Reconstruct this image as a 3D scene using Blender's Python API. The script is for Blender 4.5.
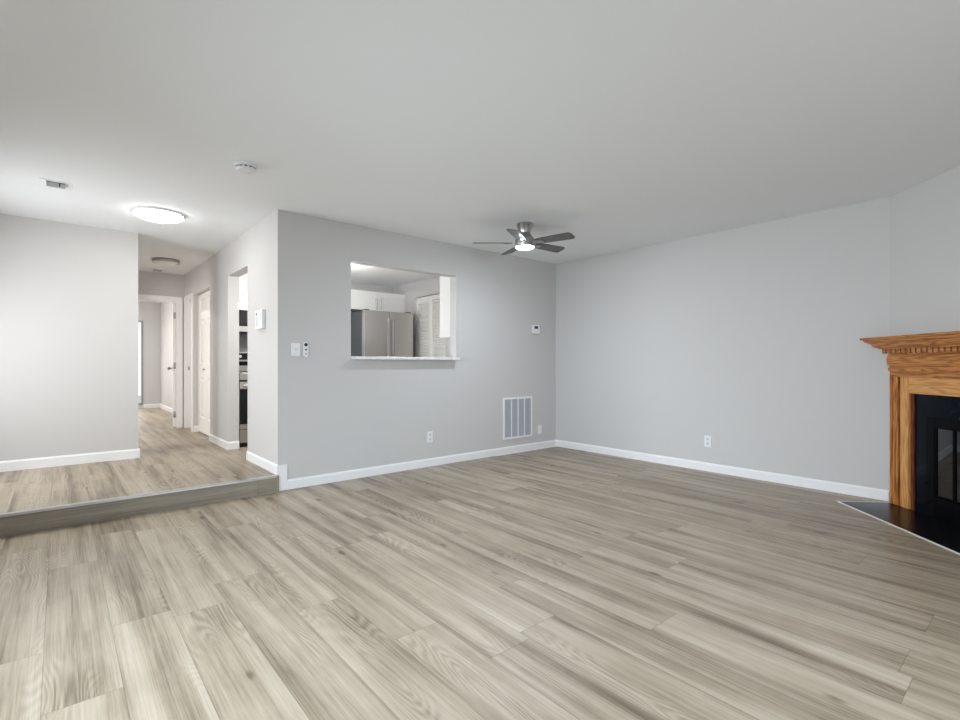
import bpy, bmesh, math, random
from mathutils import Vector, Matrix
R = math.radians
PI = math.pi
for o in list(bpy.data.objects):
    bpy.data.objects.remove(o)
SC = bpy.context.scene
COL = SC.collection

# ------------------------------------------------------------------ camera
cd = bpy.data.cameras.new('camera')
cam = bpy.data.objects.new('camera', cd)
COL.objects.link(cam)
cam.location = (0, 0, 1.17)
cam.rotation_euler = (PI / 2, 0, -0.7048)
cd.sensor_width = 36
cd.lens = 36 * 494.89 / 960
cd.shift_y = 3.84 / 960
cd.clip_start = 0.05
SC.camera = cam

# ------------------------------------------------------------------ world, light, exposure
SC.view_settings.view_transform = 'Standard'
SC.view_settings.look = 'None'
SC.view_settings.gamma = 1
SC.view_settings.use_curve_mapping = False
SC.view_settings.exposure = 0.0
SC.cycles.use_denoising = True
SC.cycles.max_bounces = 12
SC.cycles.diffuse_bounces = 8
w = bpy.data.worlds.new('world')
SC.world = w
w.use_nodes = True
bg = w.node_tree.nodes['Background']
bg.inputs[0].default_value = (0.97, 0.985, 1.0, 1)
bg.inputs[1].default_value = 1.25


def area(name, loc, rot, sx, sy, power, color):
    l = bpy.data.lights.new(name, 'AREA')
    l.shape = 'RECTANGLE'
    l.size, l.size_y = sx, sy
    l.energy = power
    l.color = color
    o = bpy.data.objects.new(name, l)
    COL.objects.link(o)
    o.location = loc
    o.rotation_euler = rot
    return o


# daylight entering by the bedroom window, plus lamps at added unseen openings elsewhere
pl = area('added_patio_light', (1.7, -0.70, 1.05), (R(60), 0, 0), 2.1, 1.95, 25, (0.76, 0.88, 1.0))  # added lamp at an invented patio door
pl.data.spread = R(110)
sl = area('added_side_light', (-1.17, 2.0, 1.45), (R(66), 0, R(-90)), 2.0, 1.3, 76, (0.78, 0.89, 1.0))  # added lamp at an invented side window, lights the right walls
sl.data.spread = R(115)
el = area('added_entry_light', (-1.17, 5.42, 1.45), (R(76), 0, R(-90)), 1.0, 1.3, 36, (0.94, 0.97, 1.0))  # added lamp at an invented entry window, lights entry and hall wall
el.data.spread = R(150)
area('added_hall_light', (-1.17, 7.1, 1.45), (R(88), 0, R(-80)), 0.9, 1.3, 46, (1.0, 0.95, 0.89))  # added lamp in the hidden side room, brightens the far hall
area('bedroom_daylight', (0.76, 13.62, 1.2), (R(90), 0, R(180)), 1.345, 1.85, 12, (1.0, 0.98, 0.96))

# ------------------------------------------------------------------ materials
MATS = {}


def mat(name, color, rough=0.5, metal=0.0, spec=0.5, emit=None, es=0.0, bump=0.0, bscale=60, coat=0.0, var=0.0):
    m = bpy.data.materials.new(name)
    m.use_nodes = True
    nt = m.node_tree
    b = nt.nodes['Principled BSDF']
    b.inputs['Base Color'].default_value = (*color, 1)
    b.inputs['Roughness'].default_value = rough
    b.inputs['Metallic'].default_value = metal
    b.inputs['Specular IOR Level'].default_value = spec
    b.inputs['Coat Weight'].default_value = coat
    if emit:
        b.inputs['Emission Color'].default_value = (*emit, 1)
        b.inputs['Emission Strength'].default_value = es
    if bump or var:
        tc = nt.nodes.new('ShaderNodeTexCoord')
        n = nt.nodes.new('ShaderNodeTexNoise')
        n.inputs['Scale'].default_value = bscale
        n.inputs['Detail'].default_value = 3
        nt.links.new(tc.outputs['Object'], n.inputs['Vector'])
        if bump:
            bp = nt.nodes.new('ShaderNodeBump')
            bp.inputs['Strength'].default_value = bump
            bp.inputs['Distance'].default_value = 0.002
            nt.links.new(n.outputs['Fac'], bp.inputs['Height'])
            nt.links.new(bp.outputs['Normal'], b.inputs['Normal'])
        if var:
            r = nt.nodes.new('ShaderNodeValToRGB')
            r.color_ramp.elements[0].position = 0.35
            r.color_ramp.elements[1].position = 0.65
            r.color_ramp.elements[0].color = (*[c * (1 - var) for c in color], 1)
            r.color_ramp.elements[1].color = (*[min(1, c * (1 + var)) for c in color], 1)
            nt.links.new(n.outputs['Fac'], r.inputs['Fac'])
            nt.links.new(r.outputs['Color'], b.inputs['Base Color'])
    MATS[name] = m
    return m


class NT:
    """small helper for node graphs"""
    def __init__(self, m):
        self.t = m.node_tree

    def n(self, typ, **kw):
        x = self.t.nodes.new(typ)
        for k, v in kw.items():
            setattr(x, k, v)
        return x

    def l(self, a, b):
        self.t.links.new(a, b)

    def math(self, op, a, b=None, c=None):
        x = self.n('ShaderNodeMath', operation=op)
        for i, v in enumerate((a, b, c)):
            if v is None:
                continue
            if isinstance(v, (int, float)):
                x.inputs[i].default_value = v
            else:
                self.l(v, x.inputs[i])
        return x.outputs[0]


def plank_mat(name, cols, PW=0.225, PL=1.52, x0=0.403, rough=0.42, swap=False, gain=1.0):
    """vinyl oak planks; boards run along Y (along X when swap)"""
    m = mat(name, cols[1], rough)
    t = NT(m)
    b = m.node_tree.nodes['Principled BSDF']
    tc = t.n('ShaderNodeTexCoord')
    sep = t.n('ShaderNodeSeparateXYZ')
    t.l(tc.outputs['Object'], sep.inputs[0])
    X, Y = sep.outputs['X'], sep.outputs['Y']
    if swap:
        X, Y = sep.outputs['Z'], sep.outputs['X']
    u = t.math('DIVIDE', t.math('SUBTRACT', X, x0), PW)
    row = t.math('FLOOR', u)
    fu = t.math('FRACT', u)
    wn = t.n('ShaderNodeTexWhiteNoise', noise_dimensions='1D')
    t.l(row, wn.inputs['W'])
    v = t.math('ADD', t.math('DIVIDE', Y, PL), t.math('MULTIPLY', wn.outputs['Value'], 7.3))
    cell = t.math('FLOOR', v)
    fv = t.math('FRACT', v)
    cb = t.n('ShaderNodeCombineXYZ')
    t.l(row, cb.inputs[0]); t.l(cell, cb.inputs[1])
    wp = t.n('ShaderNodeTexWhiteNoise', noise_dimensions='3D')
    t.l(cb.outputs[0], wp.inputs['Vector'])
    pr = wp.outputs['Value']
    # per-plank offset coordinates
    gx = t.math('ADD', X, t.math('MULTIPLY', pr, 31.0))
    gy = t.math('ADD', Y, t.math('MULTIPLY', pr, 57.0))

    def coord(sx, sy, warp=None):
        c = t.n('ShaderNodeCombineXYZ')
        ax = t.math('MULTIPLY', gx, sx)
        if warp is not None:
            ax = t.math('ADD', ax, warp)
        t.l(ax, c.inputs[0]); t.l(t.math('MULTIPLY', gy, sy), c.inputs[1])
        t.l(t.math('MULTIPLY', pr, 13.0), c.inputs[2])
        return c.outputs[0]

    def noise(vec, det=3, rg=0.55, dist=0.0):
        n = t.n('ShaderNodeTexNoise')
        n.inputs['Scale'].default_value = 1
        n.inputs['Detail'].default_value = det
        n.inputs['Roughness'].default_value = rg
        n.inputs['Distortion'].default_value = dist
        t.l(vec, n.inputs['Vector'])
        return n.outputs['Fac']
    broad = noise(coord(13.0, 0.6), 3, 0.45)            # wide light and dark bands
    grain = noise(coord(70.0, 1.6), 4, 0.6)           # streaks
    fine = noise(coord(175.0, 2.6), 4, 0.75)            # pores
    blot = noise(coord(5.0, 3.0), 3, 0.6)
    # cathedral figure: distorted rings along the board's middle
    low = noise(coord(7.0, 1.1), 1, 0.4)
    ring = t.math('SINE', t.math('MULTIPLY', low, 150.0))
    cmask = t.n('ShaderNodeMapRange'); cmask.interpolation_type = 'SMOOTHSTEP'
    cmask.inputs['From Min'].default_value = 0.52; cmask.inputs['From Max'].default_value = 0.66
    t.l(noise(coord(5.0, 0.9), 1, 0.4), cmask.inputs['Value'])
    ringm = t.math('MULTIPLY', ring, t.math('MULTIPLY', cmask.outputs[0], 0.11))
    # knots
    vor = t.n('ShaderNodeTexVoronoi')
    vor.inputs['Scale'].default_value = 1
    t.l(coord(5.5, 2.2), vor.inputs['Vector'])
    kn = t.n('ShaderNodeMapRange'); kn.interpolation_type = 'SMOOTHSTEP'
    kn.inputs['From Min'].default_value = 0.02; kn.inputs['From Max'].default_value = 0.13
    kn.inputs['To Min'].default_value = 0.40; kn.inputs['To Max'].default_value = 0.0
    t.l(vor.outputs['Distance'], kn.inputs['Value'])
    kf = t.math('MULTIPLY', kn.outputs[0], t.math('GREATER_THAN', vor.outputs['Color'], 0.5))
    f = t.math('ADD', t.math('MULTIPLY', t.math('SUBTRACT', broad, 0.5), 1.2), 0.5)
    f = t.math('ADD', f, t.math('MULTIPLY', t.math('SUBTRACT', grain, 0.5), 0.45))
    f = t.math('ADD', f, t.math('MULTIPLY', t.math('SUBTRACT', fine, 0.5), 0.85))
    f = t.math('ADD', f, t.math('MULTIPLY', t.math('SUBTRACT', blot, 0.5), 0.35))
    f = t.math('ADD', f, t.math('MULTIPLY', t.math('SUBTRACT', pr, 0.5), 0.12))
    f = t.math('ADD', f, ringm)
    f = t.math('SUBTRACT', f, kf)
    ramp = t.n('ShaderNodeValToRGB')
    e = ramp.color_ramp.elements
    e[0].position = 0.12; e[0].color = (*cols[0], 1)
    e[1].position = 0.9; e[1].color = (*cols[2], 1)
    x = e.new(0.5); x.color = (*cols[1], 1)
    t.l(f, ramp.inputs['Fac'])
    # seams
    ex = t.math('MULTIPLY', t.math('MINIMUM', fu, t.math('SUBTRACT', 1.0, fu)), PW)
    ey = t.math('MULTIPLY', t.math('MINIMUM', fv, t.math('SUBTRACT', 1.0, fv)), PL)
    seam = t.n('ShaderNodeMapRange'); seam.interpolation_type = 'SMOOTHSTEP'
    seam.inputs['From Min'].default_value = 0.0004; seam.inputs['From Max'].default_value = 0.0022
    seam.inputs['To Min'].default_value = 0.62; seam.inputs['To Max'].default_value = 1.0
    t.l(t.math('MINIMUM', ex, ey), seam.inputs['Value'])
    mx = t.n('ShaderNodeMix', data_type='RGBA', blend_type='MULTIPLY')
    mx.inputs[0].default_value = 1
    t.l(ramp.outputs[0], mx.inputs[6]); t.l(seam.outputs[0], mx.inputs[7])
    t.l(mx.outputs[2], b.inputs['Base Color'])
    bp = t.n('ShaderNodeBump')
    bp.inputs['Strength'].default_value = 0.25; bp.inputs['Distance'].default_value = 0.001
    t.l(t.math('ADD', t.math('MULTIPLY', grain, 0.6), t.math('MULTIPLY', seam.outputs[0], 1.0)), bp.inputs['Height'])
    t.l(bp.outputs[0], b.inputs['Normal'])
    return m


def oak_mat(name, axis, cols, rough=0.34):
    """honey oak with grain along the given local axis"""
    m = mat(name, cols[1], rough, coat=0.15)
    t = NT(m)
    b = m.node_tree.nodes['Principled BSDF']
    tc = t.n('ShaderNodeTexCoord')
    mp = t.n('ShaderNodeMapping')
    s = [30.0, 30.0, 30.0]; s['xyz'.index(axis)] = 3.0
    mp.inputs['Scale'].default_value = s
    t.l(tc.outputs['Object'], mp.inputs['Vector'])
    n1 = t.n('ShaderNodeTexNoise'); n1.inputs['Scale'].default_value = 0.55; n1.inputs['Detail'].default_value = 2
    t.l(mp.outputs[0], n1.inputs['Vector'])
    ring = t.math('ADD', t.math('MULTIPLY', t.math('SINE', t.math('MULTIPLY', n1.outputs['Fac'], 46.0)), 0.5), 0.5)
    mp2 = t.n('ShaderNodeMapping')
    s2 = [300.0, 300.0, 300.0]; s2['xyz'.index(axis)] = 12.0
    mp2.inputs['Scale'].default_value = s2
    t.l(tc.outputs['Object'], mp2.inputs['Vector'])
    n2 = t.n('ShaderNodeTexNoise'); n2.inputs['Scale'].default_value = 1; n2.inputs['Detail'].default_value = 3
    t.l(mp2.outputs[0], n2.inputs['Vector'])
    f = t.math('ADD', t.math('MULTIPLY', ring, 0.5), t.math('MULTIPLY', n2.outputs['Fac'], 0.55))
    ramp = t.n('ShaderNodeValToRGB')
    e = ramp.color_ramp.elements
    e[0].position = 0.15; e[0].color = (*cols[0], 1)
    e[1].position = 0.85; e[1].color = (*cols[2], 1)
    x = e.new(0.45); x.color = (*cols[1], 1)
    t.l(f, ramp.inputs['Fac'])
    t.l(ramp.outputs[0], b.inputs['Base Color'])
    return m


def tile_mat(name, color, grout, size, rough):
    """square glossy tiles in the local XY plane (XZ when upright)"""
    m = mat(name, color, rough)
    t = NT(m)
    b = m.node_tree.nodes['Principled BSDF']
    tc = t.n('ShaderNodeTexCoord')
    sep = t.n('ShaderNodeSeparateXYZ')
    t.l(tc.outputs['Object'], sep.inputs[0])
    es = []
    for ax in ('X', 'Y', 'Z'):
        fr = t.math('FRACT', t.math('DIVIDE', t.math('ADD', sep.outputs[ax], 0.0501), size))
        es.append(t.math('MINIMUM', fr, t.math('SUBTRACT', 1.0, fr)))
    dmin = t.math('MULTIPLY', t.math('MINIMUM', es[0], es[1]), size)
    g = t.n('ShaderNodeMapRange')
    g.inputs['From Min'].default_value = 0.001; g.inputs['From Max'].default_value = 0.0025
    t.l(dmin, g.inputs['Value'])
    mx = t.n('ShaderNodeMix', data_type='RGBA')
    mx.inputs[6].default_value = (*grout, 1); 
    t.l(g.outputs[0], mx.inputs[0])
    n = t.n('ShaderNodeTexNoise'); n.inputs['Scale'].default_value = 14; n.inputs['Detail'].default_value = 6
    t.l(tc.outputs['Object'], n.inputs['Vector'])
    r = t.n('ShaderNodeValToRGB')
    r.color_ramp.elements[0].position = 0.5; r.color_ramp.elements[0].color = (*color, 1)
    r.color_ramp.elements[1].position = 0.8; r.color_ramp.elements[1].color = (*[c * 1.6 + 0.001 for c in color], 1)
    t.l(n.outputs['Fac'], r.inputs['Fac'])
    t.l(r.outputs[0], mx.inputs[7])
    t.l(mx.outputs[2], b.inputs['Base Color'])
    return m


def clear_glass(name, tint=(1, 1, 1), refl=0.08):
    m = bpy.data.materials.new(name); m.use_nodes = True
    t = NT(m); nt = m.node_tree
    out = nt.nodes['Material Output']
    tr = t.n('ShaderNodeBsdfTransparent'); tr.inputs[0].default_value = (*tint, 1)
    gl = t.n('ShaderNodeBsdfGlossy'); gl.inputs['Roughness'].default_value = 0.02
    mx = t.n('ShaderNodeMixShader'); mx.inputs[0].default_value = refl
    t.l(tr.outputs[0], mx.inputs[1]); t.l(gl.outputs[0], mx.inputs[2])
    t.l(mx.outputs[0], out.inputs['Surface'])
    MATS[name] = m
    return m


PAINT = mat('greige_wall_paint', (0.600, 0.588, 0.580), 0.6, spec=0.3, bump=0.08, bscale=180)
CEIL = mat('white_ceiling_paint', (0.85, 0.868, 0.885), 0.85, spec=0.2, bump=0.12, bscale=120)
TRIM = mat('white_trim_paint', (0.85, 0.85, 0.855), 0.35)
DOORW = mat('white_door_paint', (0.86, 0.85, 0.83), 0.4)
PLANK = plank_mat('oak_vinyl_planks', [(0.135, 0.102, 0.066), (0.335, 0.276, 0.203), (0.470, 0.408, 0.322)])
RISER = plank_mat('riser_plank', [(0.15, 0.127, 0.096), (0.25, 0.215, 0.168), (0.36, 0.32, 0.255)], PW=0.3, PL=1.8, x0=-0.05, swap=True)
NOSE = mat('brushed_nosing_metal', (0.62, 0.63, 0.64), 0.28, metal=0.9)
PLASTIC = mat('white_plastic', (0.82, 0.83, 0.85), 0.4)
PLASTIC2 = mat('ivory_plastic', (0.70, 0.71, 0.72), 0.45)
DARK = mat('dark_plastic', (0.02, 0.022, 0.025), 0.4)
SLOT = mat('slot_shadow_grey', (0.06, 0.062, 0.066), 0.7)
LOUV = mat('grey_enamel_louver', (0.50, 0.52, 0.545), 0.45)
NICKEL = mat('brushed_nickel', (0.42, 0.41, 0.40), 0.3, metal=1.0, bump=0.05, bscale=200)
BLADE = mat('grey_blade_wood', (0.115, 0.108, 0.105), 0.5, var=0.15, bscale=22)
BLADETOP = mat('silver_blade_edge', (0.6, 0.6, 0.62), 0.4)
STEEL = mat('stainless_steel', (0.54, 0.525, 0.505), 0.32, metal=0.85, bump=0.03, bscale=300)
HANDLE = mat('dark_steel_handle', (0.26, 0.255, 0.25), 0.3, metal=0.9)
STEELD = mat('dark_grey_case', (0.055, 0.06, 0.068), 0.45, spec=0.4)
BLACKGL = mat('black_glass', (0.006, 0.006, 0.008), 0.08)
CABW = mat('white_cabinet_paint', (0.86, 0.86, 0.85), 0.35)
SPLASH = mat('grey_backsplash', (0.38, 0.39, 0.40), 0.35, var=0.1, bscale=30)
QUARTZ = mat('white_quartz', (0.78, 0.78, 0.77), 0.25, var=0.08, bscale=25)
SPLASHF = MATS['grey_backsplash']
LAMP = mat('lit_white_diffuser', (0.9, 0.9, 0.9), 0.5, emit=(1.0, 0.985, 0.95), es=26.0)
BEDLAMP = mat('added_bedroom_diffuser', (0.9, 0.9, 0.9), 0.5, emit=(1.0, 0.98, 0.955), es=260.0)  # glow of the added bedroom lamp
FANLAMP = mat('lit_cool_diffuser', (0.9, 0.9, 0.9), 0.5, emit=(0.84, 0.92, 1.0), es=225.0)
KLAMP = mat('added_kitchen_diffuser', (0.9, 0.9, 0.9), 0.5, emit=(1.0, 0.98, 0.95), es=66.0)  # glow of the added kitchen lamp
FROST = mat('frosted_diffuser', (0.80, 0.79, 0.77), 0.5)
OAKC = [(0.20, 0.058, 0.009), (0.42, 0.150, 0.028), (0.58, 0.245, 0.058)]
OAKX = oak_mat('honey_oak_long', 'x', OAKC)
OAKZ = oak_mat('honey_oak_upright', 'z', OAKC)
OAKL = oak_mat('honey_oak_flat_board', 'z', [(0.40, 0.160, 0.038), (0.58, 0.262, 0.072), (0.69, 0.35, 0.11)])
OAKLX = oak_mat('honey_oak_head_board', 'x', [(0.40, 0.160, 0.038), (0.58, 0.262, 0.072), (0.69, 0.35, 0.11)])
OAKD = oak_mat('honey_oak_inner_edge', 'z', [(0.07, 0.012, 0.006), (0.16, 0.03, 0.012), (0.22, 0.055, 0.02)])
BTILE = tile_mat('black_hearth_tile', (0.005, 0.005, 0.006), (0.002, 0.002, 0.002), 0.305, 0.24)
BTILE.node_tree.nodes['Principled BSDF'].inputs['Specular IOR Level'].default_value = 0.15
STILE = tile_mat('black_surround_tile', (0.002, 0.004, 0.008), (0.002, 0.002, 0.002), 0.152, 0.06)
STILE.node_tree.nodes['Principled BSDF'].inputs['Specular IOR Level'].default_value = 0.09
IRON = mat('black_firebox_metal', (0.003, 0.003, 0.004), 0.22, spec=0.06)
SOOT = mat('firebox_soot', (0.012, 0.011, 0.010), 0.9)
HGLASS = mat('smoked_door_glass', (0.002, 0.003, 0.005), 0.01, spec=1.0)
EDGE = mat('pale_edge_trim', (0.75, 0.73, 0.68), 0.35)
GLASS = clear_glass('window_glass', (0.97, 0.98, 0.98), 0.06)
BRONZE = mat('grey_window_frame', (0.30, 0.30, 0.30), 0.5)
GROUND = mat('pale_concrete', (0.55, 0.54, 0.52), 0.9, var=0.1, bscale=3)


# ------------------------------------------------------------------ mesh helpers
class MB:
    def __init__(self):
        self.b = bmesh.new()

    def box(self, x0, x1, y0, y1, z0, z1, bev=0.0, seg=2):
        b = self.b
        x0, x1 = min(x0, x1), max(x0, x1); y0, y1 = min(y0, y1), max(y0, y1); z0, z1 = min(z0, z1), max(z0, z1)
        v = [b.verts.new(p) for p in ((x0, y0, z0), (x1, y0, z0), (x1, y1, z0), (x0, y1, z0),
                                      (x0, y0, z1), (x1, y0, z1), (x1, y1, z1), (x0, y1, z1))]
        fs = [b.faces.new([v[i] for i in f]) for f in ((3, 2, 1, 0), (4, 5, 6, 7), (0, 1, 5, 4), (1, 2, 6, 5), (2, 3, 7, 6), (3, 0, 4, 7))]
        if bev:
            es = list({e for f in fs for e in f.edges})
            bmesh.ops.bevel(b, geom=es, offset=bev, segments=seg, profile=0.5, affect='EDGES')
        return self

    def prism(self, pts, h0, h1, axis='z', bev=0.0):
        """polygon extruded along an axis; pts are the two other coordinates in order"""
        b = self.b

        def P(p, h):
            return {'z': (p[0], p[1], h), 'y': (p[0], h, p[1]), 'x': (h, p[0], p[1])}[axis]
        a = [b.verts.new(P(p, h0)) for p in pts]
        c = [b.verts.new(P(p, h1)) for p in pts]
        n = len(pts)
        fs = [b.faces.new(a), b.faces.new(c[::-1])]
        for i in range(n):
            fs.append(b.faces.new([a[i], c[i], c[(i + 1) % n], a[(i + 1) % n]]))
        bmesh.ops.recalc_face_normals(b, faces=fs)
        if bev:
            es = list({e for f in fs for e in f.edges})
            bmesh.ops.bevel(b, geom=es, offset=bev, segments=2, profile=0.5, affect='EDGES')
        return self

    def lathe(self, prof, seg=40, c=(0, 0, 0), axis='z', a0=0.0, a1=2 * PI):
        """profile of (radius, height) turned about an axis through c"""
        b = self.b
        rings = []

        def P(r, h, a):
            x, y = r * math.cos(a), r * math.sin(a)
            p = {'z': (x, y, h), 'y': (x, h, y), 'x': (h, x, y)}[axis]
            return (p[0] + c[0], p[1] + c[1], p[2] + c[2])
        fs = []
        for r, h in prof:
            if r < 1e-6:
                rings.append([b.verts.new(P(0, h, 0))])
            else:
                rings.append([b.verts.new(P(r, h, a0 + (a1 - a0) * i / seg)) for i in range(seg)])
        for p, q in zip(rings, rings[1:]):
            for i in range(seg):
                j = (i + 1) % seg
                if len(p) == 1 and len(q) == 1:
                    continue
                if len(p) == 1:
                    fs.append(b.faces.new([p[0], q[i], q[j]]))
                elif len(q) == 1:
                    fs.append(b.faces.new([p[i], q[0], p[j]]))
                else:
                    fs.append(b.faces.new([p[i], q[i], q[j], p[j]]))
        bmesh.ops.recalc_face_normals(b, faces=fs)
        return self

    def tube(self, p0, p1, r, seg=14):
        p0, p1 = Vector(p0), Vector(p1)
        d = p1 - p0
        q = d.to_track_quat('Z', 'Y')
        b = self.b
        A = [b.verts.new(p0 + q @ Vector((r * math.cos(2 * PI * i / seg), r * math.sin(2 * PI * i / seg), 0))) for i in range(seg)]
        B = [b.verts.new(p1 + q @ Vector((r * math.cos(2 * PI * i / seg), r * math.sin(2 * PI * i / seg), 0))) for i in range(seg)]
        fs = [b.faces.new(A[::-1]), b.faces.new(B)]
        for i in range(seg):
            j = (i + 1) % seg
            fs.append(b.faces.new([A[i], A[j], B[j], B[i]]))
        return self

    def loft(self, rings, cap=True):
        b = self.b
        V = [[b.verts.new(p) for p in r] for r in rings]
        n = len(V[0])
        fs = []
        for p, q in zip(V, V[1:]):
            for i in range(n):
                j = (i + 1) % n
                fs.append(b.faces.new([p[i], p[j], q[j], q[i]]))
        if cap:
            fs.append(b.faces.new(V[0][::-1])); fs.append(b.faces.new(V[-1]))
        bmesh.ops.recalc_face_normals(b, faces=fs)
        return self

    def xf(self, M):
        bmesh.ops.transform(self.b, matrix=M, verts=self.b.verts[:])
        return self

    def build(self, name, m, parent=None, loc=(0, 0, 0), smooth=False, label=None):
        me = bpy.data.meshes.new(name)
        self.b.to_mesh(me); self.b.free()
        o = bpy.data.objects.new(name, me)
        COL.objects.link(o)
        me.materials.append(m)
        o.parent = parent
        o.location = loc
        if smooth:
            for p in me.polygons:
                p.use_smooth = True
            try:
                me.set_sharp_from_angle(angle=R(38))
            except Exception:
                pass
        if label:
            o['label'] = label
        return o


def thing(name, label, cat, loc=(0, 0, 0), rz=0.0, group=None):
    o = bpy.data.objects.new(name, None)
    o.empty_display_size = 0.05
    COL.objects.link(o)
    o.location = loc
    o.rotation_euler = (0, 0, rz)
    o['label'] = label; o['category'] = cat
    if group:
        o['group'] = group
    return o


def struct(o, label, cat):
    o['kind'] = 'structure'; o['label'] = label; o['category'] = cat
    return o


def sroot(name, label, cat, loc=(0, 0, 0), rz=0.0):
    o = thing(name, label, cat, loc, rz)
    o['kind'] = 'structure'
    return o


# ------------------------------------------------------------------ dimensions
H = 2.59            # ceiling
HU = 0.149          # upper floor
YA = 4.672          # wall with the pass-through
XB = 5.388          # right wall
XE = 1.532          # hall's right wall
XE2 = 1.655
YD = 6.50           # wall left of the hall
XD = 0.655
YEND = 9.10         # end of the hall
YBED = 13.65
XK = 4.08           # kitchen's right wall
YK = 6.95           # kitchen's back wall
XL = -1.20          # left outer wall
YF = -0.73          # wall behind the camera
HK = 2.40
C0 = Vector((5.388, 0.951, 0))

# ------------------------------------------------------------------ floors, ceilings
struct(MB().box(XL - .1, XB + .12, YF - .1, YA - .02, -.12, 0).build('floor', PLANK), 'grey oak vinyl plank floor of the sunken living room', 'floor')
m = MB().box(XL - .1, XE + .001, YA - .032, YA + .13, -.12, HU).box(XL - .1, XK + .2, YA + .13, YEND, -.12, HU).box(XL - .1, XK + .2, YEND, YBED + .1, -.12, HU)
m.box(XE + .001, XK + .2, YA + .04, YA + .13, -.12, HU)
struct(m.build('floor.001', PLANK), 'raised plank floor of the entry, hall and kitchen', 'floor')
struct(MB().box(XL - .1, XE - .030, YA - .040, YA - .032, 0, HU - .012).build('trim_1', RISER), 'dark grey oak plank riser of the single step', 'step riser')
nb = MB().prism([(YA - .046, HU - .013), (YA - .046, HU + .001), (YA - .042, HU + .005), (YA - .004, HU + .004), (YA - .002, HU), (YA - .036, HU - .001), (YA - .037, HU - .013)], XL - .1, XE - .022, 'x')
struct(nb.build('trim_2', NOSE), 'shiny metal nosing along the step edge', 'step nosing')
struct(MB().box(XL - .15, XB + .2, YF - .15, YBED + .15, H, H + .12).build('ceiling', CEIL), 'white painted flat ceiling', 'ceiling')
struct(MB().box(XE2, XK, YA + .12, YK, HK, HK + .06).build('ceiling.001', CEIL), 'lower white ceiling of the kitchen', 'ceiling')

# ------------------------------------------------------------------ walls
PX0, PX1, PZ0, PZ1 = 2.254, 3.600, 1.215, 2.215
m = MB().box(XE, PX0, YA, YA + .12, 0, H).box(PX1, XB + .1, YA, YA + .12, 0, H).box(PX0, PX1, YA, YA + .12, 0, PZ0).box(PX0, PX1, YA, YA + .12, PZ1, H)
struct(m.build('wall_back', PAINT), 'grey painted wall with the kitchen pass-through opening', 'wall')
struct(MB().box(XB, XB + .1, C0.y - .15, YA, 0, H).build('wall_right', PAINT), 'grey painted wall right of the far corner', 'wall')
# diagonal chimney wall: starts at C0, runs 45 degrees towards the camera's right
m = MB()
LC = 2.40
dv = Vector((-.70711, -.70711)); nv = Vector((-.70711, .70711))
c2 = Vector((C0.x, C0.y))
FB0, FB1, FBZ = 0.41, 1.21, 0.76     # firebox hole along the wall


def cp(s, n):
    p = c2 + dv * s + nv * n
    return (p.x, p.y)


m.prism([cp(-.1, -.1), cp(-.0, 0), cp(FB0, 0), cp(FB0, -.1)], 0, H)
m.prism([cp(FB1, -.1), cp(FB1, 0), cp(LC, 0), cp(LC + .1, -.1)], 0, H)
m.prism([cp(FB0, -.1), cp(FB0, 0), cp(FB1, 0), cp(FB1, -.1)], FBZ, H)
struct(m.build('wall_fireplace', PAINT), 'diagonal grey wall above the fireplace', 'wall')
xe = c2.x - LC * .70711
# wall behind the camera, with an opening for the added patio door
m = MB().box(XL - .1, .6, YF - .1, YF, 0, H).box(2.8, xe + .1, YF - .1, YF, 0, H).box(.6, 2.8, YF - .1, YF, 2.08, H)
struct(m.build('wall_front', PAINT), 'wall behind the camera with an added patio door', 'wall')
m = MB()
prev = YF
for y0, y1, z0, z1 in ((.95, 3.05, .78, 2.12), (4.92, 6.08, .78, 2.12), (6.65, 7.60, .78, 2.12)):  # openings cut for the added windows
    m.box(XL - .1, XL, prev, y0, 0, H).box(XL - .1, XL, y0, y1, 0, z0).box(XL - .1, XL, y0, y1, z1, H)
    prev = y1
m.box(XL - .1, XL, prev, YBED, 0, H)
struct(m.build('wall_left', PAINT), 'outer wall on the left with added windows', 'wall')
m = MB().box(XL, XD, YD, YD + .12, HU, H).box(XD - .12, XD, YD + .12, 7.20, HU, H).box(XD - .12, XD, 8.70, YEND, HU, H).box(XD - .12, XD, 7.20, 8.70, 2.17, H)  # hidden opening added to let light into the hall
struct(m.build('wall_hall_left', PAINT), 'bright grey wall at the left of the hall', 'wall')
# hall right wall with kitchen doorway, closet recess and bath doorway
KY0, KY1 = 5.63, 6.435
CY0, CY1 = 7.36, 8.41
BY0, BY1 = 8.50, 9.045
m = MB()
m.box(XE, XE2, YA + .12, KY0, 0, H).box(XE, XE2, KY0, KY1, 2.22, H).box(XE, XE2, KY1, CY0, HU, H).box(XE, XE2, CY0, CY1, 2.205, H)
m.box(XE, XE2, CY1, BY0, HU, H).box(XE, XE2, BY0, BY1, 2.175, H).box(XE, XE2, BY1, YEND, HU, H)
struct(m.build('wall_hall_right', PAINT), 'long grey hall wall with the kitchen doorway and closet door', 'wall')
DX0, DX1, DZ1 = 0.70, 1.440, 2.17
m = MB().box(XL, DX0, YEND, YEND + .11, HU, H).box(DX1, XE2 + .3, YEND, YEND + .11, HU, H).box(DX0, DX1, YEND, YEND + .11, DZ1, H)
struct(m.build('wall_hall_end', PAINT), 'wall at the end of the hall with the bedroom doorway', 'wall')
struct(MB().box(XE2, XK + .1, YK, YK + .1, HU, H).build('wall_kitchen_back', PAINT), 'kitchen wall behind range and refrigerator', 'wall')
m = MB().box(XK, XK + .1, YA + .12, 5.525, HU, H).box(XK, XK + .1, 6.295, YK, HU, H).box(XK, XK + .1, 5.525, 6.295, 2.165, H)
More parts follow.
